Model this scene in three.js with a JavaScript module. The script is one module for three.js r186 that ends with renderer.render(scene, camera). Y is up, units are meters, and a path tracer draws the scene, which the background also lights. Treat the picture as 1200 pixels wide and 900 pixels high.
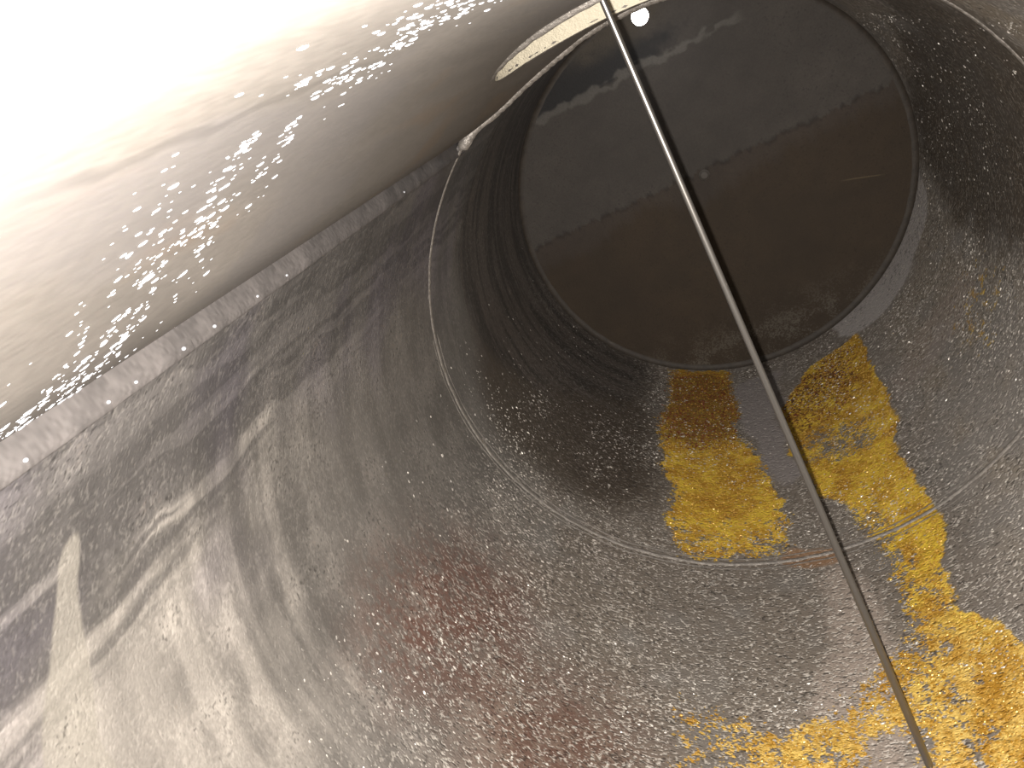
import * as THREE from 'three';
import { mergeGeometries } from 'three/addons/utils/BufferGeometryUtils.js';

// ---------------------------------------------------------------- camera, light, exposure
const scene = new THREE.Scene();
scene.background = new THREE.Color(0x000000);           // a closed steel tank: no sky gets in
const CAM = new THREE.Vector3(0.139, 0.695, 0);
const FWD = new THREE.Vector3(-0.35298, -0.31710, -0.88026);
const CUP = new THREE.Vector3(0.34639, 0.82967, -0.43778);
const CRT = new THREE.Vector3(0.86915, -0.45945, -0.18302);
const camera = new THREE.PerspectiveCamera(53.13, 1200 / 900, 0.01, 20);
camera.position.copy(CAM); camera.up.copy(CUP); camera.lookAt(CAM.clone().add(FWD));
scene.add(camera);
const renderer = new THREE.WebGLRenderer({ antialias: true });
renderer.toneMapping = THREE.LinearToneMapping;
renderer.toneMappingExposure = 1.0;
renderer.shadowMap.enabled = true;
// the torch held beside the lens lights the whole tank
const TORCH = CAM.clone().addScaledVector(CRT, -0.016).add(new THREE.Vector3(0, -0.025, 0));
const AIM = FWD.clone().addScaledVector(CRT, 0.31).addScaledVector(CUP, -0.21).normalize();   // its beam points a little low and to the right
const torchLight = new THREE.SpotLight(0xfff8f0, 20.5, 0, 1.53, 0.9, 2);
torchLight.position.copy(TORCH);
torchLight.target.position.copy(TORCH).add(AIM);
torchLight.castShadow = true; torchLight.shadow.radius = 0.2; torchLight.shadow.camera.near = 0.01;
scene.add(torchLight, torchLight.target);
const LAMP = new THREE.Vector3(0.028, 0.704, -2.93);
const lampLight = new THREE.PointLight(0xf4f6ff, 0.08, 0, 2);
lampLight.position.copy(LAMP).add(new THREE.Vector3(0.002, -0.014, 0.032));
lampLight.castShadow = true; lampLight.shadow.radius = 0.8;
scene.add(lampLight);

// ---------------------------------------------------------------- helpers
function rng(seed) { let s = seed >>> 0; return () => { s = (s + 0x6D2B79F5) | 0; let t = Math.imul(s ^ (s >>> 15), 1 | s); t = (t + Math.imul(t ^ (t >>> 7), 61 | t)) ^ t; return ((t ^ (t >>> 14)) >>> 0) / 4294967296; }; }
const R = 0.75, RL = 0.756, RU = 0.746, RAD = Math.PI / 180;
const ZR = -1.81, ZH = -3.128, ZN = 0.9;                // ring weld, far head, near end
const A_SEAM = -147 * RAD, ZU = -1.855;                // ZU: far edge of the roof plate
const clamp = (x, a = 0, b = 1) => x < a ? a : x > b ? b : x;
const sst = (a, b, x) => { const t = clamp((x - a) / (b - a)); return t * t * (3 - 2 * t); };
const mix = (a, b, t) => a + (b - a) * t;
const TAB = new Float32Array(65536); { const r = rng(7); for (let i = 0; i < 65536; i++) TAB[i] = r(); }
const hsh = (x, y) => TAB[(Math.imul(x, 7919) ^ Math.imul(y, 104729) ^ (x >> 3)) & 65535];
function vn(x, y) {                                     // value noise 0..1
  const xi = Math.floor(x), yi = Math.floor(y); let fx = x - xi, fy = y - yi;
  fx = fx * fx * (3 - 2 * fx); fy = fy * fy * (3 - 2 * fy);
  const a = hsh(xi, yi), b = hsh(xi + 1, yi), c = hsh(xi, yi + 1), d = hsh(xi + 1, yi + 1);
  return a + (b - a) * fx + (c - a) * fy + (a - b - c + d) * fx * fy;
}
function fbm(x, y, o = 4) { let v = 0, a = 0.5, n = 0; for (let i = 0; i < o; i++) { v += a * vn(x, y); n += a; a *= 0.5; x = x * 2.03 + 17.3; y = y * 2.03 + 9.1; } return v / n; }
const SR = new Uint8Array(4097); for (let i = 0; i <= 4096; i++) { const l = i / 4096; SR[i] = Math.round(255 * (l <= 0.0031308 ? 12.92 * l : 1.055 * Math.pow(l, 1 / 2.4) - 0.055)); }
// bake(w, h, fn): fn(u, v, out) fills out = [r, g, b (linear), height 0..1]; gives a colour map and a bump map
function bake(w, h, fn) {
  const c = new Uint8Array(w * h * 4), b = new Uint8Array(w * h * 4), o = [0, 0, 0, 0];
  for (let j = 0, k = 0; j < h; j++) for (let i = 0; i < w; i++, k += 4) {
    fn((i + 0.5) / w, (j + 0.5) / h, o);
    for (let q = 0; q < 3; q++) c[k + q] = SR[(clamp(o[q]) * 4096) | 0];
    c[k + 3] = 255; b[k] = b[k + 1] = b[k + 2] = clamp(o[3]) * 255; b[k + 3] = 255;
  }
  const mk = (d) => { const t = new THREE.DataTexture(d, w, h, THREE.RGBAFormat); t.magFilter = t.minFilter = THREE.LinearFilter; t.wrapS = t.wrapT = THREE.ClampToEdgeWrapping; t.needsUpdate = true; return t; };
  const map = mk(c); map.colorSpace = THREE.SRGBColorSpace;
  return { map, bump: mk(b) };
}
function mesh(name, g, m, parent) { const o = new THREE.Mesh(g, m); o.name = name; o.castShadow = o.receiveShadow = true; if (parent) parent.add(o); return o; }
function struct(name, label) { const o = new THREE.Group(); o.name = name; o.userData.kind = 'structure'; o.userData.label = label; scene.add(o); return o; }
function tag(o, label, category, group, kind) { o.userData.label = label; o.userData.category = category; if (group) o.userData.group = group; if (kind) o.userData.kind = kind; return o; }
const std = (p) => new THREE.MeshStandardMaterial(p);
// surface(nu, nv, f): grid of points f(i/nu, j/nv) -> [x, y, z, u, v]
function surface(nu, nv, f, flip) {
  const p = new Float32Array((nu + 1) * (nv + 1) * 3), t = new Float32Array((nu + 1) * (nv + 1) * 2), ix = [];
  for (let j = 0, k = 0; j <= nv; j++) for (let i = 0; i <= nu; i++, k++) { const q = f(i / nu, j / nv); p.set([q[0], q[1], q[2]], k * 3); t.set([q[3] ?? 0, q[4] ?? 0], k * 2); }
  for (let j = 0; j < nv; j++) for (let i = 0; i < nu; i++) { const a = j * (nu + 1) + i, b = a + 1, c = a + nu + 1, d = c + 1; if (flip) ix.push(a, c, b, b, c, d); else ix.push(a, b, c, b, d, c); }
  const g = new THREE.BufferGeometry(); g.setAttribute('position', new THREE.BufferAttribute(p, 3)); g.setAttribute('uv', new THREE.BufferAttribute(t, 2)); g.setIndex(ix); g.computeVertexNormals(); return g;
}
const onShell = (a, r, z) => [r * Math.sin(a), -r * Math.cos(a), z];   // a = 0 at the bottom, + to the right
// a curved plate with thickness: inner face, outer face and four edges
function plate(a0, a1, na, z0, z1, nz, rIn, thick, uvf) {
  const A = (u) => mix(a0, a1, u), Z = (v) => mix(z0, z1, v);
  const P = (a, z, r) => [...onShell(a, r, z), ...uvf(a, z)];
  return mergeGeometries([
    surface(na, nz, (u, v) => P(A(u), Z(v), rIn(A(u), Z(v))), false),
    surface(na, nz >> 2, (u, v) => P(A(u), Z(v), rIn(A(u), Z(v)) + thick), true),
    surface(na, 1, (u, v) => P(A(u), z0, rIn(A(u), z0) + thick * v), true),
    surface(na, 1, (u, v) => P(A(u), z1, rIn(A(u), z1) + thick * v), false),
    surface(1, nz, (u, v) => P(a0, Z(v), rIn(a0, Z(v)) + thick * u), true),
    surface(1, nz, (u, v) => P(a1, Z(v), rIn(a1, Z(v)) + thick * u), false),
  ]);
}

// ---------------------------------------------------------------- stain outlines on the unrolled shell (s = arc metres from the bottom, z = metres along the tank)
const GW = 960, GH = 640, S0 = -2.4, SZ = 4.8, Z0 = -3.2, ZZ = 3.2;
const WS = new Float32Array(GW * GH), WZ = new Float32Array(GW * GH);
for (let j = 0; j < GH; j++) for (let i = 0; i < GW; i++) { const s = S0 + (i + 0.5) / GW * SZ, z = Z0 + (j + 0.5) / GH * ZZ; WS[j * GW + i] = (fbm(s * 9 + 3, z * 9, 3) - 0.5) * 2; WZ[j * GW + i] = (fbm(s * 9 + 40, z * 9 + 20, 3) - 0.5) * 2; }
function outline(pts, soft, wob = 0.03) {
  const m = new Float32Array(GW * GH);
  for (let j = 0; j < GH; j++) for (let i = 0; i < GW; i++) {
    let s = S0 + (i + 0.5) / GW * SZ, z = Z0 + (j + 0.5) / GH * ZZ;
    s += WS[j * GW + i] * wob; z += WZ[j * GW + i] * wob;
    let c = false;
    for (let k = 0, l = pts.length - 1; k < pts.length; l = k++) { const [x1, y1] = pts[k], [x2, y2] = pts[l]; if ((y1 > z) !== (y2 > z) && s < (x2 - x1) * (z - y1) / (y2 - y1) + x1) c = !c; }
    m[j * GW + i] = c ? 1 : 0;
  }
  const n = Math.max(1, Math.round(soft / (SZ / GW)));
  const t = new Float32Array(GW * GH);
  for (let pass = 0; pass < 2; pass++) {
    for (let j = 0; j < GH; j++) { let acc = 0; for (let i = -n; i < GW; i++) { if (i + n < GW) acc += m[j * GW + i + n]; if (i - n - 1 >= 0) acc -= m[j * GW + i - n - 1]; if (i >= 0) t[j * GW + i] = acc / (2 * n + 1); } }
    for (let i = 0; i < GW; i++) { let acc = 0; for (let j = -n; j < GH; j++) { if (j + n < GH) acc += t[(j + n) * GW + i]; if (j - n - 1 >= 0) acc -= t[(j - n - 1) * GW + i]; if (j >= 0) m[j * GW + i] = acc / (2 * n + 1); } }
  }
  return (s, z) => {
    const x = clamp((s - S0) / SZ * GW - 0.5, 0, GW - 1.001), y = clamp((z - Z0) / ZZ * GH - 0.5, 0, GH - 1.001), i = x | 0, j = y | 0, fx = x - i, fy = y - j, k = j * GW + i;
    return (m[k] * (1 - fx) + m[k + 1] * fx) * (1 - fy) + (m[k + GW] * (1 - fx) + m[k + GW + 1] * fx) * fy;
  };
}
const ochreLeft = outline([[-.42, -3.12], [-.20, -3.12], [-.18, -2.8], [-.22, -2.56], [-.13, -2.33], [-.10, -2.08], [-.10, -1.86], [-.16, -1.82], [-.41, -1.81], [-.45, -1.85], [-.46, -2.21], [-.5, -2.55]], 0.025);
const ochreRight = outline([[.33, -2.92], [.31, -2.7], [.32, -2.36], [.27, -2.14], [.27, -1.96], [.29, -1.76], [.24, -1.64], [.24, -1.48], [.29, -1.41], [.30, -1.34], [.32, -1.25], [.31, -.95], [.05, -.95], [.08, -1.19], [.07, -1.33], [.1, -1.46], [.11, -1.6], [.12, -1.77], [.08, -1.92], [.02, -2.07], [0, -2.23], [-.04, -2.35], [-.03, -2.66], [.1, -2.91]], 0.02, 0.025);
const ochreNear = outline([[.12, -1.46], [.04, -1.41], [-.01, -1.37], [-.11, -1.30], [-.2, -1.25], [-.25, -1.29], [-.32, -1.3], [-.44, -1.36], [-.46, -.9], [.3, -.9], [.2, -1.3]], 0.03);
const greyPatch = outline([[.01, -2.44], [.15, -2.44], [.24, -2.35], [.23, -2.21], [.14, -2.18], [.01, -2.24]], 0.035);
const greyNear = outline([[-.08, -1.16], [.01, -1.21], [.06, -1.2], [.07, -1.05], [-.1, -1.05]], 0.02);
const burnt = outline([[-.03, -2.72], [.12, -2.89], [.3, -2.88], [.26, -2.63], [.16, -2.49], [.01, -2.44]], 0.04);
const red1 = outline([[-1.21, -1.05], [-1.12, -1.3], [-.92, -1.53], [-.82, -1.43], [-.83, -1.25], [-.96, -1.05], [-1.09, -.95]], 0.09);
const red2 = outline([[-.88, -1.07], [-.73, -1.28], [-.49, -1.22], [-.56, -1.0], [-.84, -.9]], 0.08);
const greySmear = outline([[1.0, -3.16], [.84, -2.96], [.62, -2.93], [.4, -2.88], [.28, -2.95], [.26, -3.16]], 0.025);
const darkLeft = outline([[-2.4, -2.3], [-2.4, -3.16], [-.5, -3.16], [-.58, -2.72], [-.9, -2.48], [-1.2, -2.15], [-1.5, -2.1], [-1.8, -2.15]], 0.09, 0.06);
const paleDry = outline([[-.04, -1.84], [.05, -1.77], [.08, -1.5], [.1, -1.2], [.08, -.95], [-.2, -.95], [-.13, -1.3], [-.07, -1.58]], 0.04);
const rustLine = outline([[-.13, -1.87], [.03, -1.82], [-.01, -1.73], [-.13, -1.78]], 0.02);
const darkRight = outline([[1.6, -2.36], [1.3, -3.16], [1.0, -3.16], [.87, -2.67], [.91, -2.14], [1.17, -1.98], [1.4, -1.7], [1.65, -1.75], [1.8, -2.2]], 0.1, 0.08);
const brownFar = outline([[-1.35, -2.1], [-0.98, -1.9], [-0.73, -1.88], [-0.52, -2.0], [-0.49, -2.56], [-0.54, -3.16], [-0.9, -3.16], [-1.3, -2.6]], 0.13, 0.06);
const mauve = outline([[.73, -2.55], [.75, -2.34], [.56, -2.37], [.4, -2.36], [.3, -2.27], [.35, -2.51], [.53, -2.58]], 0.04, 0.04);
const ochreSpeck = outline([[.81, -2.5], [.88, -2.24], [.7, -2.15], [.5, -2.2], [.6, -2.4]], 0.06, 0.05);
const lavender = outline([[-.17, -3.0], [0.05, -3.05], [-.04, -2.66], [-.05, -2.4], [0.02, -2.2], [-.1, -2.15], [-.14, -2.35], [-.19, -2.7]], 0.04, 0.05);
const darkOchre = outline([[-.5, -3.16], [-.15, -3.16], [-.14, -2.6], [-.25, -2.45], [-.5, -2.35]], 0.14, 0.1);
const paleRun = outline([[-1.8, -.52], [-1.62, -.51], [-1.52, -.49], [-1.44, -.49], [-1.40, -.42], [-1.54, -.42], [-1.68, -.47], [-1.78, -.49]], 0.012, 0.012);

function ochreAt(s, z) {                                // 0..1 amount of ochre scale at a place
  const w = fbm(s * 40, z * 40, 3) - 0.5, g = vn(s * 230, z * 330) - 0.5;
  const r = Math.max(0, ochreRight(s, z) - 0.5 * greyPatch(s, z)), e = 0.5 * vn(s * 120, z * 135) + 0.5 * vn(s * 260, z * 280) - 0.5;
  const inner = sst(0.27, 0.12, s + (w) * 0.1) * sst(-2.15, -1.85, z);          // towards the pale strip it breaks into crumbs
  const br = Math.max(inner, sst(0.1, 0.5, greyPatch(s, z)));
  const a = sst(0.42, 0.62, r * (1 - 0.4 * inner) + w * 0.6 + g * (0.14 + 0.4 * br) + e * (0.1 + 0.5 * br));
  const b = sst(0.5, 0.66, ochreLeft(s, z) * (0.98 - 0.3 * sst(-2.1, -1.85, z)) + w * 0.75 + g * 0.4 + e * 0.55);
  const c = sst(0.62, 0.74, ochreNear(s, z) * (0.82 - 0.25 * sst(-.2, -.35, s)) - 0.5 * greyNear(s, z) + w * 0.7 + g * 0.4 + e * 0.6);
  const d = sst(0.8, 0.95, ochreSpeck(s, z) * 0.45 + w * 0.9 + g * 0.3 + e * 0.7 + 0.25) * 0.7;
  const gate = (m) => sst(0.04, 0.2, m);
  return Math.max(a * gate(r), b * gate(ochreLeft(s, z)), c * gate(ochreNear(s, z)), d * gate(ochreSpeck(s, z)));
}
function shellPaint(s, z, o) {
  const big = fbm(s * 2.1 + 5, z * 2.1 + 1, 4), mid = fbm(s * 11, z * 11, 4), fine = vn(s * 400, z * 420), fine2 = vn(s * 170, z * 190);
  const left = sst(-0.95, -1.3, s), right = sst(0.3, 0.5, s), rough = 1 - sst(-0.85, -1.25, s) * 0.85;
  const drip = fbm(s * 3.2 + 9 + 0.6 * mid, z * 34, 4), along = fbm(s * 38 + 1.5 * mid, z * 2.6 + 4, 4);
  // bare scaled steel
  let L = mix(0.75, 1.25, big) * mix(0.8, 1.2, mid);
  let r = 0.335 * L, g = 0.31 * L, b = 0.284 * L;
  const wallLift = sst(-0.95, -1.15, s + (mid - 0.5) * 0.3) * sst(-1.75, -1.6, s + (along - 0.5) * 0.5) * sst(-1.02, -0.6, z + (drip - 0.5) * 0.4 + (mid - 0.5) * 0.3); { const dl = 1 - 0.32 * sst(-0.85, -1.05, s + (mid - 0.5) * 0.4) * (1 - wallLift); r *= dl; g *= dl; b *= dl; } r = mix(r, r * 1.4, wallLift); g = mix(g, g * 1.39, wallLift); b = mix(b, b * 1.36, wallLift);   // near left wall lightened, rest darkened: torch brightness put into the colour
  L = 1 + 0.25 * right * sst(-2.3, -1.9, z); r *= L; g *= L; b *= L;
  // the wall on the left: runs that went down it and smears along the seam
    const strip = sst(-1.62, -1.78, s + (along - 0.5) * 0.2) * 0.3; r *= 1 - strip; g *= 1 - strip; b *= 1 - 0.9 * strip;   // bare blue-grey band under the seam
  const dr = (sst(0.35, 0.7, drip) - 0.5) * 0.17 * left + (sst(0.5, 0.62, fine2 * 0.35 + mid * 0.65) - 0.5) * 0.16 * left, al = (sst(0.47, 0.55, along) - 0.5) * 0.3 * sst(-1.5, -1.75, s);
  L = 1 + dr + al; r *= L; g *= L; b *= L;
  const violet = sst(0.5, 0.75, fbm(s * 3 + 30, z * 5, 3)) * sst(-1.35, -1.7, s); r *= 1 - 0.06 * violet; g *= 1 - 0.08 * violet; b *= 1 + 0.06 * violet;
  const bf = sst(0.15, 0.85, brownFar(s, z) + (big - 0.5) * 0.5 + (fine2 - 0.5) * 0.15) * 0.88; r = mix(r, 0.085, bf); g = mix(g, 0.063, bf); b = mix(b, 0.042, bf);
  const dk = sst(0.2, 0.8, darkRight(s, z) + (mid - 0.5) * 0.6 + (fine2 - 0.5) * 0.2) * 0.85; r = mix(r, 0.085, dk); g = mix(g, 0.065, dk); b = mix(b, 0.047, dk);
  const mv = sst(0.3, 0.8, mauve(s, z) + (mid - 0.5) * 0.7 + (fine2 - 0.5) * 0.15) * 0.6; r = mix(r, 0.44, mv); g = mix(g, 0.385, mv); b = mix(b, 0.36, mv);
  const pr = sst(0.35, 0.6, paleRun(s, z) + (mid - 0.5) * 0.5); r = mix(r, 0.46, pr * 0.7); g = mix(g, 0.425, pr * 0.7); b = mix(b, 0.365, pr * 0.7);
  const e0 = vn(s * 60 + 2, z * 130);
  // red-brown rust bloom
  const rd = clamp(red1(s, z) * 1.2 + red2(s, z) * 0.9) * sst(0.36, 0.6, 0.45 * fbm(s * 20, z * 18, 3) + 0.25 * fine2 + 0.3 * e0);
  const rb = clamp(red1(s, z) + red2(s, z)) * 0.4; r *= 1 - 0.2 * rb; g *= 1 - 0.65 * rb; b *= 1 - 0.8 * rb;
  r = mix(r, 0.2, rd * 0.85); g = mix(g, 0.1, rd * 0.85); b = mix(b, 0.075, rd * 0.85);
  // browner mud over the deep part of the floor
  const mud = sst(-1.1, -0.7, s) * sst(0.5, 0.2, s) * sst(0.25, 0.6, big * 0.5 + mid * 0.6);
  r *= 1 - 0.26 * mud; g *= 1 - 0.32 * mud; b *= 1 - 0.38 * mud;
  const rw = right * sst(0.35, 0.65, mid * 0.6 + big * 0.4); r *= 1 - 0.06 * rw; g *= 1 - 0.12 * rw; b *= 1 - 0.22 * rw;   // rust-tinged mud on the right
  // dark brown streaks over the left wall near the head
  const so = sst(0.2, 0.75, darkLeft(s, z) + (drip - 0.5) * 0.9 + (mid - 0.5) * 0.3);
  const sk = (0.55 + 0.9 * sst(0.35, 0.65, drip)) * (0.7 + 0.6 * fine2); r = mix(r, 0.085 * sk, so * 0.9); g = mix(g, 0.07 * sk, so * 0.9); b = mix(b, 0.06 * sk, so * 0.9);
  // pale grey smears
  const sm = sst(0.3, 0.6, greySmear(s, z) + (drip - 0.5) * 0.35 + (fine2 - 0.5) * 0.1); r = mix(r, 0.62, sm); g = mix(g, 0.585, sm); b = mix(b, 0.57, sm);
  const pd = sst(0.3, 0.8, paleDry(s, z) * 0.8 + (mid - 0.5) * 1.1 + (fine2 - 0.5) * 0.3); r = mix(r, 0.6, pd * 0.65); g = mix(g, 0.5, pd * 0.65); b = mix(b, 0.43, pd * 0.65);
  // flecks: pale and dark grains drawn out round the tank
  const wv = (mid - 0.5) * 0.012, e1 = 0.55 * vn(s * 135, (z + wv) * 215) + 0.45 * vn(s * 300, (z + wv) * 420), e2 = 0.6 * vn(s * 120 + 7, (z + wv) * 190 + 3) + 0.4 * vn(s * 200, z * 400), dash = sst(0.54, 0.78, e1) * rough, pit = Math.max(sst(0.6, 0.82, e2) * rough, sst(0.74, 0.9, vn(s * 230 + 5, z * 260)) * sst(0.5, 0.66, mid) * 0.8);
  const fl = 0.85 * dash * (1 - 0.85 * bf) * (1 - 0.75 * dk) * (0.5 + 0.8 * mid); r = mix(r, 0.85, fl); g = mix(g, 0.79, fl); b = mix(b, 0.71, fl);
  L = 1 - 0.6 * pit * sst(0.3, 0.65, mid + 0.1); r *= L; g *= L; b *= L;
  L = 1 + (fine - 0.5) * 0.22; r *= L; g *= L; b *= L;
  // ochre scale
  const oc = ochreAt(s, z), tone = fbm(s * 22 + 50, z * 22, 4), bu = burnt(s, z);
  if (oc > 0) {
    const tn = sst(0.25, 0.75, 0.7 * tone + 0.3 * vn(s * 110, z * 150)); let yr = mix(0.58, 1.1, tn), yg = mix(0.29, 0.76, tn), yb = mix(0.02, mix(0.07, 0.2, sst(-1.7, -1.2, z + (mid - 0.5) * 0.4)), tn); const dko = sst(0.3, 0.7, darkOchre(s, z) + (tone - 0.5) * 0.8) * 0.75; yr = mix(yr, 0.2, dko); yg = mix(yg, 0.085, dko); yb = mix(yb, 0.016, dko);
    const spot = sst(0.45, 0.75, 0.6 * fine2 + 0.4 * mid) * clamp(bu * 1.5); yr = mix(yr, 0.16, spot); yg = mix(yg, 0.06, spot); yb = mix(yb, 0.012, spot);
    L = 0.8 + 0.4 * fine; r = mix(r, yr * L, oc); g = mix(g, yg * L, oc); b = mix(b, yb * L, oc);
  }
  const lv = sst(0.35, 0.7, lavender(s, z) + (mid - 0.5) * 0.9 + (fine2 - 0.5) * 0.2) * 0.7 * (1 - oc); r = mix(r, 0.4, lv); g = mix(g, 0.365, lv); b = mix(b, 0.365, lv);
  const rl = sst(0.4, 0.7, rustLine(s, z) + (mid - 0.5)) * 0.6; r = mix(r, 0.46, rl); g = mix(g, 0.23, rl); b = mix(b, 0.09, rl);
  o[0] = r * 0.5; o[1] = g * 0.5; o[2] = b * 0.5;
  o[3] = 0.3 + 0.32 * dash + rough * 0.18 * (e2 - 0.5) + (0.03 + 0.09 * rough) * (mid - 0.5) + (0.04 + 0.06 * rough) * (fine - 0.5) - 0.25 * pit * rough + oc * 0.16 + oc * (fine2 - 0.5) * 0.25;
}
// ---------------------------------------------------------------- materials
const SA0 = RL * -150 * RAD, SA1 = RL * 132 * RAD, ZA1 = 0.25;
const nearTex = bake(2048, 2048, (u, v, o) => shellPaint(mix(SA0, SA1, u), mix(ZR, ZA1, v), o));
const SC = RL * Math.PI;
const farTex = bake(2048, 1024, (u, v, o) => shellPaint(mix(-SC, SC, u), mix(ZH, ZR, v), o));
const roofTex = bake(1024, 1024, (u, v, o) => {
  const s = mix(0, 1.2, u), z = mix(-1.855, ZA1, v);    // s from the seam upwards
  const big = fbm(s * 3, z * 2, 4), st = fbm(s * 34 + 3, z * 4.5, 4), mid = fbm(s * 14, z * 9, 4), fi = vn(s * 260, z * 120);
  let L = mix(0.82, 1.18, big) * mix(0.86, 1.14, st) * mix(0.92, 1.08, fi);
  L *= mix(1.22, 1, sst(-0.54, -0.47, z + (st - 0.5) * 0.16 + (big - 0.5) * 0.3)); let r = 0.109 * L, g = 0.098 * L, b = 0.087 * L;   // paler beyond the droplet band: lift against torch falloff put into the colour
  const or = sst(0.6, 0.8, fbm(s * 12 + 8, z * 5 + 3, 4)) * 0.45; r = mix(r, 0.15, or); g = mix(g, 0.11, or); b = mix(b, 0.076, or);
  const gr = sst(0.55, 0.75, fbm(s * 6 + 20, z * 4, 4)) * 0.4; r = mix(r, 0.11, gr); g = mix(g, 0.103, gr); b = mix(b, 0.104, gr);
  const ck = sst(0.010, 0.002, Math.abs(s - 0.37 - 0.02 * fbm(z * 30, 3, 2) - 0.03 * Math.sin(z * 9))) * sst(-.5, -.42, z) * sst(-.2, -.26, z) * 0.22; r *= 1 - ck; g *= 1 - ck; b *= 1 - ck;
  o[0] = r; o[1] = g; o[2] = b; o[3] = 0.5 + (st - 0.5) * 0.3 + (mid - 0.5) * 0.3 + (fi - 0.5) * 0.15;
});
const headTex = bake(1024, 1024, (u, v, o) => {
  const x = mix(-.75, .75, u), y = mix(-.75, .75, v);
  const big = fbm(x * 4, y * 4, 4), mid = fbm(x * 18, y * 18, 4), fi = vn(x * 260, y * 260), hs = fbm(x * 6, y * 40, 3);
  const edge = (fbm(x * 40, 3, 4) - 0.5) * 0.03 + (vn(x * 120, 8) - 0.5) * 0.01;
  const up = sst(0.09, 0.1, y + edge), tr = sst(-0.03, 0.05, y + edge * 1.6 - 0.16 * (big - 0.5));
  let L = mix(0.8, 1.2, big) * mix(0.85, 1.15, mid);
  let r = mix(mix(0.09, 0.112, tr), 0.142, up) * L, g = mix(mix(0.057, 0.082, tr), 0.122, up) * L, b = mix(mix(0.028, 0.06, tr), 0.105, up) * L;
  const dl = sst(0.016, 0.004, Math.abs(y + edge - 0.094)) * sst(0.4, 0.65, vn(x * 60, 2)) * 0.35; r *= 1 - dl; g *= 1 - dl; b *= 1 - dl;
  // ragged pale crust along the old filling line
  const e2 = (fbm(x * 30 + 5, 9, 4) - 0.5) * 0.035, shadeUp = sst(0.545, 0.562, y + e2) * sst(0.16, -0.02, x + (mid - 0.5) * 0.3), brownUp = sst(0.6, 0.7, y + (mid - 0.5) * 0.06) * sst(-0.35, -0.2, x);
  r = mix(r, mix(0.035, 0.15, brownUp), shadeUp); g = mix(g, mix(0.033, 0.122, brownUp), shadeUp); b = mix(b, mix(0.034, 0.09, brownUp), shadeUp);  // dark recess above the crust, its shade painted into the plate colour
  const cr = sst(0.028, 0.014, Math.abs(y - 0.545 + e2) + 0.014 * vn(x * 24, 6)) * sst(0.36, 0.3, x) * sst(0.32, 0.5, mid * 0.5 + vn(x * 35, y * 60) * 0.5 + sst(0.1, -0.3, x) * 0.2);
  r = mix(r, 0.27, cr * 0.75); g = mix(g, 0.25, cr * 0.75); b = mix(b, 0.222, cr * 0.75);
  const pit = sst(0.74, 0.95, vn(x * 210 + 4, y * 210)) * 0.3 * sst(0.3, 0.6, big); r *= 1 - pit; g *= 1 - pit; b *= 1 - pit;
  const scr = sst(0.004, 0.001, Math.abs(y - 0.0 + x * 0.28 + 0.05 - 0.02 * vn(x * 8, 1))) * sst(0.45, 0.5, x) * sst(0.62, 0.57, x) * 0.5; r = mix(r, 0.4, scr); g = mix(g, 0.3, scr); b = mix(b, 0.16, scr);
  const lowG = sst(-0.45, -0.68, y) * sst(0.45, 0.75, mid * 0.6 + fi * 0.4) * 0.5; r = mix(r, 0.34, lowG); g = mix(g, 0.31, lowG); b = mix(b, 0.26, lowG);
  L = 1 + (fi - 0.5) * 0.2; L *= 0.29; o[0] = r * L; o[1] = g * L; o[2] = b * L;
  o[3] = 0.4 + 0.2 * (mid - 0.5) + 0.1 * (fi - 0.5) + 0.15 * up + 0.2 * cr - 0.3 * pit;
});
const smallTex = bake(256, 256, (u, v, o) => { const n = fbm(u * 12, v * 12, 4), f = vn(u * 90, v * 90), L = mix(0.6, 1.4, n) * mix(0.85, 1.15, f); o[0] = 0.22 * L; o[1] = 0.202 * L; o[2] = 0.184 * L; o[3] = n * 0.7 + f * 0.3; });
smallTex.map.wrapS = smallTex.map.wrapT = smallTex.bump.wrapS = smallTex.bump.wrapT = THREE.RepeatWrapping;
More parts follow.
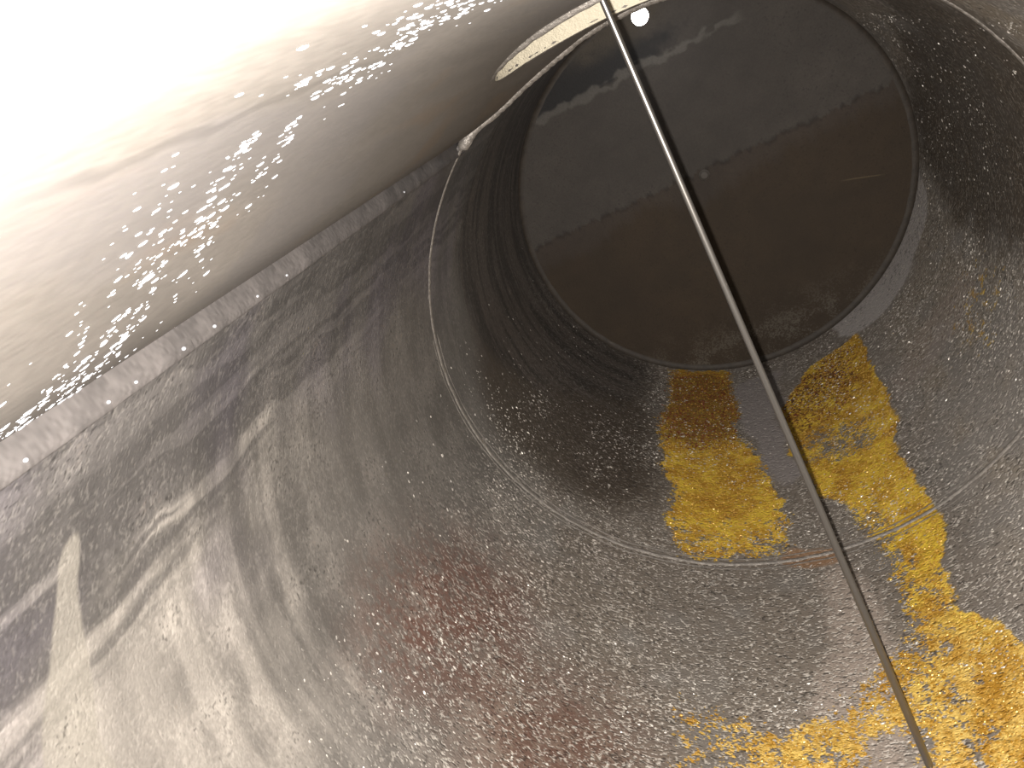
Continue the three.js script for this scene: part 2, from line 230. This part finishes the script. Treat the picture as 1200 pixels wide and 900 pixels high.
const M = {
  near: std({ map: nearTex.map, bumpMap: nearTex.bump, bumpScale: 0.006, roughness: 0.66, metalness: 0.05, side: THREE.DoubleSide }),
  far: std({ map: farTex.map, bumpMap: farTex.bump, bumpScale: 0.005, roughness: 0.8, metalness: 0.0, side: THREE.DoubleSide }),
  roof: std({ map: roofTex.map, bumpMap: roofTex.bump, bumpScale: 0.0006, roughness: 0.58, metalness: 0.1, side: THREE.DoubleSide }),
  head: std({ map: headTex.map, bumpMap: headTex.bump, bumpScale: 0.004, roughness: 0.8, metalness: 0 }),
  plain: std({ map: smallTex.map, bumpMap: smallTex.bump, bumpScale: 0.002, roughness: 0.6, metalness: 0.1, side: THREE.DoubleSide }),
  weld: std({ map: smallTex.map, bumpMap: smallTex.bump, bumpScale: 0.002, roughness: 0.42, metalness: 0.45, color: 0xffffff }),
  strip: std({ color: new THREE.Color().setRGB(0.3, 0.295, 0.31), map: smallTex.map, bumpMap: smallTex.bump, bumpScale: 0.0015, roughness: 0.65, metalness: 0.05, side: THREE.DoubleSide }),
  darkWeld: std({ color: new THREE.Color().setRGB(0.13, 0.11, 0.09), map: smallTex.map, bumpMap: smallTex.bump, bumpScale: 0.001, roughness: 0.7, side: THREE.DoubleSide }),
  plug: std({ color: new THREE.Color().setRGB(0.062, 0.055, 0.048), roughness: 0.75 }),
  cream: std({ color: new THREE.Color().setRGB(0.52, 0.475, 0.37), bumpMap: smallTex.bump, bumpScale: 0.003, roughness: 0.7, side: THREE.DoubleSide }),
  rubber: std({ color: 0x1b1a1c, roughness: 0.85, side: THREE.DoubleSide }),
  rod: std({ color: new THREE.Color().setRGB(0.2, 0.19, 0.178), roughness: 0.34, metalness: 0.9 }),
  torch: std({ color: 0x202124, roughness: 0.5, metalness: 0.5 }),
  bulb: std({ color: 0xffffff, emissive: 0xfff8ee, emissiveIntensity: 14, roughness: 0.3 }),
  lens: std({ color: 0xffffff, emissive: 0xfff6ea, emissiveIntensity: 4, roughness: 0.3 }),
  grain: std({ color: new THREE.Color().setRGB(0.6, 0.6, 0.6), roughness: 0.3, metalness: 0.25 }),
  drop: new THREE.MeshPhysicalMaterial({ color: new THREE.Color().setRGB(0.38, 0.39, 0.42), roughness: 0.28, metalness: 0.3, clearcoat: 1, clearcoatRoughness: 0.12 }),
};

// ---------------------------------------------------------------- the tank
const A_U0 = 130 * RAD, A_U1 = 213 * RAD;               // 213 degrees is the seam on the left
const dip = (a, z) => 0.021 * sst(-1.5, -1.86, z) * sst(0.06, 0.35, (A_U1 - a) * R) * sst(0.05, 0.35, (a - A_U0) * R);   // the plate is drawn down towards the ring weld
const TC = 0.15;                                        // the lower lip swells in a little and then curls outward behind the strip
const rRoof = (a, z = 0) => { const t = (A_U1 - a) * R; return RU - 0.012 * (1 - sst(TC, 0.42, t)) + (t < TC ? 1.92 * (TC - t) ** 2 : 0) - dip(a, z); };
// lower shell (floor and both side walls)
const floor = struct('floor', 'curved lower steel shell of the tank with ochre scale and rust');
const uvNear = (a, z) => [(a * RL - SA0) / (SA1 - SA0), (z - ZR) / (ZA1 - ZR)];
const dent = (a, z) => 0.0016 * (fbm(a * 3 + 4, z * 3, 3) - 0.5);
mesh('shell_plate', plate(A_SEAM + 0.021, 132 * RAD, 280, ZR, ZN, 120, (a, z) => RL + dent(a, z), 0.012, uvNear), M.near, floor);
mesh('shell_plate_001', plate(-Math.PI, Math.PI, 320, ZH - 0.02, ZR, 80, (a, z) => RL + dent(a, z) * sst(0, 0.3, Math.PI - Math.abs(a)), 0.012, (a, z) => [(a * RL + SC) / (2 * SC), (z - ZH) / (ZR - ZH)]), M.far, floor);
// bead of the ring weld
mesh('weld_bead', surface(720, 12, (u, v) => {
  const a = (u * 2 - 1) * Math.PI, up = a < A_SEAM || a > 131 * RAD, th = v * Math.PI * 2;
  const hh = up ? 0.013 : 0.0042, w = up ? 0.011 : 0.007, rip = 1 + 0.22 * (vn(a * 120, 1) - 0.5) + 0.1 * (vn(a * 400, 4) - 0.5);
  const r0 = up ? Math.min(RL, rRoof(a < 0 ? a + 2 * Math.PI : a, ZU) + 0.004) : RL + 0.001, z = ZR - 0.045 * Math.max(sst(A_SEAM - 0.02, A_SEAM - 0.2, a), sst(131 * RAD, 140 * RAD, a)) + (vn(a * 25, 9) - 0.5) * 0.004 + Math.sin(th) * w * rip;
  return [...onShell(a, r0 - Math.cos(th) * hh * rip, z), u * 60, v];
}), M.weld, floor);
// scored line beside the bead
for (const dz of [-0.022, 0.02]) mesh('weld_bead', surface(360, 8, (u, v) => { const a = mix(-1.9, 0.6, u), th = v * Math.PI * 2; return [...onShell(a, RL + 0.0003 - Math.cos(th) * 0.0016 * (0.4 + vn(a * 40, dz * 900)), ZR + dz + (vn(a * 12, 5) - 0.5) * 0.006 + Math.sin(th) * 0.0026), u * 40, v]; }), M.weld, floor);

// upper shell of the near course with its bent lower lip and the manhole
const roof = struct('ceiling', 'curved upper steel shell of the tank, brightly lit close by');
const HX = 0.14, HZ = -1.405, HR = 0.31;
const uvRoof = (a, z) => [(A_U1 - a) * R / 1.2, (z - ZU) / (ZA1 - ZU)];
{
  const parts = [];
  const grid = (r, flip) => surface(180, 80, (u, v) => { const uu = u * u * 0 + u, a = mix(A_U0, A_U1, uu), z = mix(-1.0, ZN, v); return [...onShell(a, rRoof(a) + r, z), ...uvRoof(a, z)]; }, flip);
  parts.push(grid(0, false), grid(0.009, true));
  // round the hole: rays from the rim of the hole to the rectangle about it
  const per = [], n = 90, c = [A_U0, A_U1], zz = [ZU, -1.0];
  for (let i = 0; i < n; i++) per.push([mix(c[0], c[1], i / n), zz[0]]);
  for (let i = 0; i < n; i++) per.push([c[1], mix(zz[0], zz[1], i / n)]);
  for (let i = 0; i < n; i++) per.push([mix(c[1], c[0], i / n), zz[1]]);
  for (let i = 0; i < n; i++) per.push([c[0], mix(zz[1], zz[0], i / n)]);
  const AH = Math.PI - Math.asin(HX / R);
  const hole = (p) => { const f = Math.atan2((p[1] - HZ), (AH - p[0]) * R); const x = HX + HR * Math.cos(f); return [Math.PI - Math.asin(x / RU), HZ + HR * Math.sin(f)]; };
  const ring = (r, flip) => surface(per.length, 26, (u, v) => { const p = per[Math.round(u * per.length) % per.length], q = hole(p), a = mix(q[0], p[0], v), z = mix(q[1], p[1], v); return [...onShell(a, rRoof(a, z) + r, z), ...uvRoof(a, z)]; }, flip);
  parts.push(ring(0, true), ring(0.009, false));
  parts.push(surface(180, 1, (u, v) => { const a = mix(A_U0, A_U1, u); return [...onShell(a, rRoof(a, ZU) + 0.009 * v, ZU), ...uvRoof(a, ZU)]; }, true));
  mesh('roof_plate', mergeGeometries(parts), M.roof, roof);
}
// raised strip under the lip, along the lap seam
const lapFace = (prof, wob) => surface(prof.length - 1, 400, (u, v) => {
  const z = mix(ZU - 0.012, ZN, v), k = (vn(z * 45, 3) - 0.5) * wob, p = prof[Math.round(u * (prof.length - 1))];
  return [...onShell((A_SEAM * R + p[0] + k) / R, p[1], z), z * 3, u * 0.14];
});
mesh('seam_strip', lapFace([[-0.006, 0.787], [-0.002, 0.779], [0.0015, 0.772], [0.005, 0.7655], [0.0085, 0.76], [0.012, 0.756], [0.0155, 0.7535], [0.018, 0.7532], [0.0195, 0.7545], [0.02, 0.758]], 0.0016), M.strip, floor).userData.label = 'long raised strip along the lap seam';

// far head
const wallEnd = struct('wall_end', 'flat round steel end plate of the tank with a ragged level line');
{
  const g = new THREE.CylinderGeometry(0.757, 0.757, 0.02, 160, 1); g.rotateX(Math.PI / 2); g.translate(0, 0, ZH - 0.01);
  const p = g.attributes.position, uv = g.attributes.uv; for (let i = 0; i < p.count; i++) uv.setXY(i, p.getX(i) / 1.5 + 0.5, p.getY(i) / 1.5 + 0.5);
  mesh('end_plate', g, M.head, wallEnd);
  mesh('fillet_weld', surface(480, 8, (u, v) => { const a = (u * 2 - 1) * Math.PI, th = v * Math.PI / 2, f = 0.022 * (1 + 0.1 * (vn(a * 30, 2) - 0.5)); return [...onShell(a, RL + 0.001 - f * (1 - Math.sin(th)), ZH + f * (1 - Math.cos(th))), a * 4, v * 0.1]; }), M.darkWeld, wallEnd);
  const stud = new THREE.LatheGeometry([[0, 0.012], [0.012, 0.012], [0.0145, 0.0105], [0.015, 0.006], [0.019, 0.005], [0.021, 0.0025], [0.022, 0]].map(q => new THREE.Vector2(...q)), 32); stud.rotateX(Math.PI / 2); stud.translate(0.016, 0.078, ZH);
  mesh('plug', stud, M.plug, wallEnd).userData.label = 'small round plug on the end plate';
}
// near end behind the camera
const wallBack = struct('wall_back', 'round steel end of the tank behind the camera');
{ const g = new THREE.CylinderGeometry(0.775, 0.775, 0.02, 96, 1); g.rotateX(Math.PI / 2); g.translate(0, 0, ZN + 0.01); mesh('end_plate', g, M.plain, wallBack); }

// ---------------------------------------------------------------- manhole
const man = new THREE.Group(); man.name = 'manhole'; man.position.set(HX, 0, HZ); scene.add(man);
tag(man, 'cream-lined round manhole in the tank roof, seen edge-on as a thin sliver', 'manhole');
const rimY = (x, z) => { const a = Math.PI - Math.asin((HX + x) / RU), r = RU - dip(a, HZ + z); return Math.sqrt(Math.max(0.01, r * r - (HX + x) * (HX + x))); };
mesh('neck', mergeGeometries([
  surface(160, 6, (u, v) => { const f = u * Math.PI * 2, x = HR * Math.cos(f), z = HR * Math.sin(f), y0 = rimY(x, z) - 0.006; return [x, mix(y0, 0.79, v), z, u * 8, v * 0.4]; }),
  surface(160, 2, (u, v) => { const f = u * Math.PI * 2, r = HR + 0.012, x = r * Math.cos(f), z = r * Math.sin(f), y0 = rimY(x, z) + 0.006; return [x, mix(y0, 0.79, v), z, u * 8, v * 0.4]; }, true),
  surface(160, 1, (u, v) => { const f = u * Math.PI * 2, r = HR + 0.012 * v, x = r * Math.cos(f), z = r * Math.sin(f); return [x, rimY(x, z) - 0.006 + 0.012 * v, z, u * 8, v * 0.1]; }, true),
]), M.cream, man);
mesh('rim_bead', surface(320, 10, (u, v) => { const f = u * Math.PI * 2, t = v * Math.PI * 2, w = 0.008 * (1 + 0.3 * (vn(u * 160, 2) - 0.5)), r = HR + 0.008 + Math.cos(t) * w, x = r * Math.cos(f), z = r * Math.sin(f); return [x, rimY(x, z) - 0.001 + Math.sin(t) * w * 0.8, z, u * 30, v]; }), M.weld, man);
mesh('gasket', (() => { const g = new THREE.TorusGeometry(HR + 0.006, 0.011, 12, 120); g.rotateX(Math.PI / 2); g.translate(0, 0.8, 0); return g; })(), M.rubber, man);
mesh('cover', (() => { const g = new THREE.LatheGeometry([[0, 0.812], [0.37, 0.81], [0.385, 0.814], [0.385, 0.83], [0.37, 0.834], [0, 0.85]].map(q => new THREE.Vector2(...q)), 96); return g; })(), M.plain, man);

// ---------------------------------------------------------------- dip rod
const ROD = new THREE.Vector3(0.0612, 0, -1.124);
const rod = new THREE.Group(); rod.name = 'dip_rod'; rod.position.set(ROD.x, -0.7525, ROD.z); scene.add(rod);
tag(rod, 'long thin straight steel rod standing from tank floor up through the manhole', 'rod');
mesh('shaft', (() => { const pts = [[0, 0.004], [0.0062, 0.004], [0.0074, 0.006]]; for (let i = 0; i <= 40; i++) { const t = i / 40; pts.push([mix(0.0074, 0.0042, t), mix(0.01, 1.57, t)]); } pts.push([0, 1.57]); return new THREE.LatheGeometry(pts.map(q => new THREE.Vector2(...q)), 24); })(), M.rod, rod);
mesh('foot', new THREE.LatheGeometry([[0, 0], [0.005, 0], [0.0062, 0.0015], [0.0062, 0.0045], [0, 0.0045]].map(q => new THREE.Vector2(...q)), 20), M.rod, rod);

// ---------------------------------------------------------------- hanging lamp at the far end
const lamp = new THREE.Group(); lamp.name = 'hanging_lamp'; lamp.position.copy(LAMP); scene.add(lamp);
tag(lamp, 'small glaring round white lamp under the roof at the far end', 'lamp');
mesh('bulb', new THREE.SphereGeometry(0.029, 28, 20), M.bulb, lamp);
mesh('socket', new THREE.LatheGeometry([[0, 0.02], [0.021, 0.02], [0.022, 0.026], [0.016, 0.031], [0.006, 0.033], [0.006, 0.053], [0, 0.053]].map(q => new THREE.Vector2(...q)), 24), M.torch, lamp);

// ---------------------------------------------------------------- torch beside the lens (outside the picture)
const torch = new THREE.Group(); torch.name = 'torch'; scene.add(torch);
torch.position.copy(TORCH).addScaledVector(AIM, -0.006); torch.quaternion.setFromUnitVectors(new THREE.Vector3(0, 1, 0), AIM);
tag(torch, 'small dark torch clipped under the roof beside the viewpoint', 'torch');
mesh('body', new THREE.LatheGeometry([[0, -0.05], [0.006, -0.05], [0.007, -0.048], [0.007, -0.014], [0.0095, -0.006], [0.0095, 0], [0.008, 0.0], [0.008, -0.002], [0, -0.002]].map(q => new THREE.Vector2(...q)), 28), M.torch, torch);
mesh('lens', (() => { const g = new THREE.CylinderGeometry(0.0078, 0.0078, 0.0015, 24); g.translate(0, -0.0012, 0); return g; })(), M.lens, torch);
{ // spring clip up to the roof
  const inv = torch.quaternion.clone().invert(), up = new THREE.Vector3(0, 1, 0).applyQuaternion(inv), p0 = new THREE.Vector3(0, -0.04, 0);
  const wy = torch.position.clone().addScaledVector(AIM, -0.04), top = Math.sqrt(RU * RU - wy.x * wy.x) - wy.y;
  const cv = new THREE.CatmullRomCurve3([p0, p0.clone().addScaledVector(up, top * 0.5).add(new THREE.Vector3(0, 0.002, 0)), p0.clone().addScaledVector(up, top)]);
  mesh('clip', new THREE.TubeGeometry(cv, 12, 0.002, 8), M.torch, torch);
}

// ---------------------------------------------------------------- droplets along the seam strip
const dropGeo = new THREE.SphereGeometry(1, 16, 12);
let firstDrop = null;
[[-1.914, -.40], [-1.915, -.43], [-1.914, -.53], [-1.9145, -.57], [-1.914, -.65], [-1.915, -.71], [-1.914, -.81], [-1.9145, -.89], [-1.914, -1.39]].forEach(([s, z], i) => {
  const nth = ['first', 'second', 'third', 'fourth', 'fifth', 'sixth', 'seventh', 'eighth', 'ninth'][i];
  const o = i ? firstDrop.clone() : mesh('water_droplet', dropGeo, M.drop, scene);
  if (!i) { firstDrop = o; }
  else { o.name = 'water_droplet_' + String(i).padStart(3, '0'); scene.add(o); }
  tag(o, `tiny bright water droplet on the seam strip, ${nth} from the left end`, 'droplet', 'droplets along the seam strip');
  const k = 0.0016 + 0.0007 * hsh(i, 3); o.scale.set(k, k, k * 1.3);
  o.position.set(...onShell((A_SEAM * R + s + 1.924) / R, 0.7575, z));
});

// ---------------------------------------------------------------- loose matter nobody could count
function scatter(name, n, geo, mat, label, category, seed, place) {
  const r = rng(seed), im = new THREE.InstancedMesh(geo, mat, n), m4 = new THREE.Matrix4(), q = new THREE.Quaternion(), q2 = new THREE.Quaternion(), v = new THREE.Vector3(), sc = new THREE.Vector3(), col = new THREE.Color(), up = new THREE.Vector3(), e1 = new THREE.Vector3(), e3 = new THREE.Vector3(0, 0, 1), b = new THREE.Matrix4();
  let k = 0, tries = 0;
  while (k < n && tries++ < n * 60) {
    const p = place(r); if (!p) continue;
    v.set(...onShell(p.a, p.r, p.z)); up.set(-Math.sin(p.a), Math.cos(p.a), 0); e1.crossVectors(up, e3);
    b.makeBasis(e1, up, e3); q.setFromRotationMatrix(b); q2.setFromAxisAngle(new THREE.Vector3(0, 1, 0), p.turn); q.multiply(q2);
    q2.setFromAxisAngle(new THREE.Vector3(1, 0, 0), (r() - 0.5) * p.tip); q.multiply(q2);
    sc.set(...p.size); m4.compose(v, q, sc); im.setMatrixAt(k, m4); im.setColorAt(k, col.setRGB(...p.col)); k++;
  }
  im.count = k; im.name = name; im.castShadow = im.receiveShadow = true; scene.add(im);
  tag(im, label, category, null, 'stuff'); return im;
}
const chip = new THREE.IcosahedronGeometry(1, 0);
scatter('roof_droplets', 950, new THREE.SphereGeometry(1, 10, 8), M.drop, 'glittering droplets in a slanting band across the bright roof plate', 'droplets', 11, (r) => {
  const a = mix(150, 211, r()) * RAD, z = -0.43 + (r() + r() + r() - 1.5) * 0.09; if (vn(a * 30, z * 60) < 0.42 || r() > sst(150 * RAD, 186 * RAD, a)) return null;
  const k = 0.0004 + 0.0013 * r() ** 2.5; return { a, z, r: rRoof(a), turn: Math.PI / 2 + 0.45 + (r() - 0.5) * 0.3, tip: 0.1, size: [k * 2.6, k * 0.7, k * 0.9], col: [1, 1, 1] };
});
scatter('floor_grit', 20000, chip, M.grain, 'pale glinting grit strewn over the grey tank floor and walls', 'grit', 12, (r) => {
  const s = mix(-1.35, 1.6, r()), z = mix(-3.08, -0.75, r()); const d = sst(0.3, 0.75, fbm(s * 6 + 1, z * 6, 3)) * sst(-1.3, -0.9, s) + 0.05; if (r() > d) return null;
  if (Math.abs(z - ZR) < 0.03 && s < 0.6) return null;
  if ((darkLeft(s, z) > 0.3 || lavender(s, z) > 0.4 || greySmear(s, z) > 0.3 || darkRight(s, z) > 0.4) && r() < 0.85) return null;
  const k = 0.0007 + 0.0019 * r() ** 3, g = 0.3 + 0.62 * r(); return { a: s / RL, z, r: RL + dent(s / RL, z) - k * 0.3, turn: (r() - 0.5) * 1.2, tip: 1.2, size: [k * (1.2 + 1.4 * r()), k * 0.7, k], col: [g, g * 0.94, g * 0.86] };
});
scatter('ochre_scale', 15000, chip, M.grain, 'crumbly ochre-yellow scale caked in two tongues along the tank bottom', 'scale', 13, (r) => {
  const s = mix(-.52, .4, r()), z = mix(-3.08, -0.92, r()); if (ochreAt(s, z) < 0.35 + 0.4 * r()) return null;
  const k = 0.0012 + 0.0022 * r() ** 2, t = r(), bu = (burnt(s, z) > 0.45 && r() < 0.5) || (darkOchre(s, z) > 0.4 && r() < 0.75) ? 0.3 : 1; return { a: s / RL, z, r: RL + dent(s / RL, z), turn: r() * 6.3, tip: 0.9, size: [k * (1 + r()), k * 0.6, k], col: [mix(0.55, 0.95, t) * bu, mix(0.27, 0.62, t) * bu * bu, mix(0.02, 0.14, t) * bu] };
});

renderer.render(scene, camera);
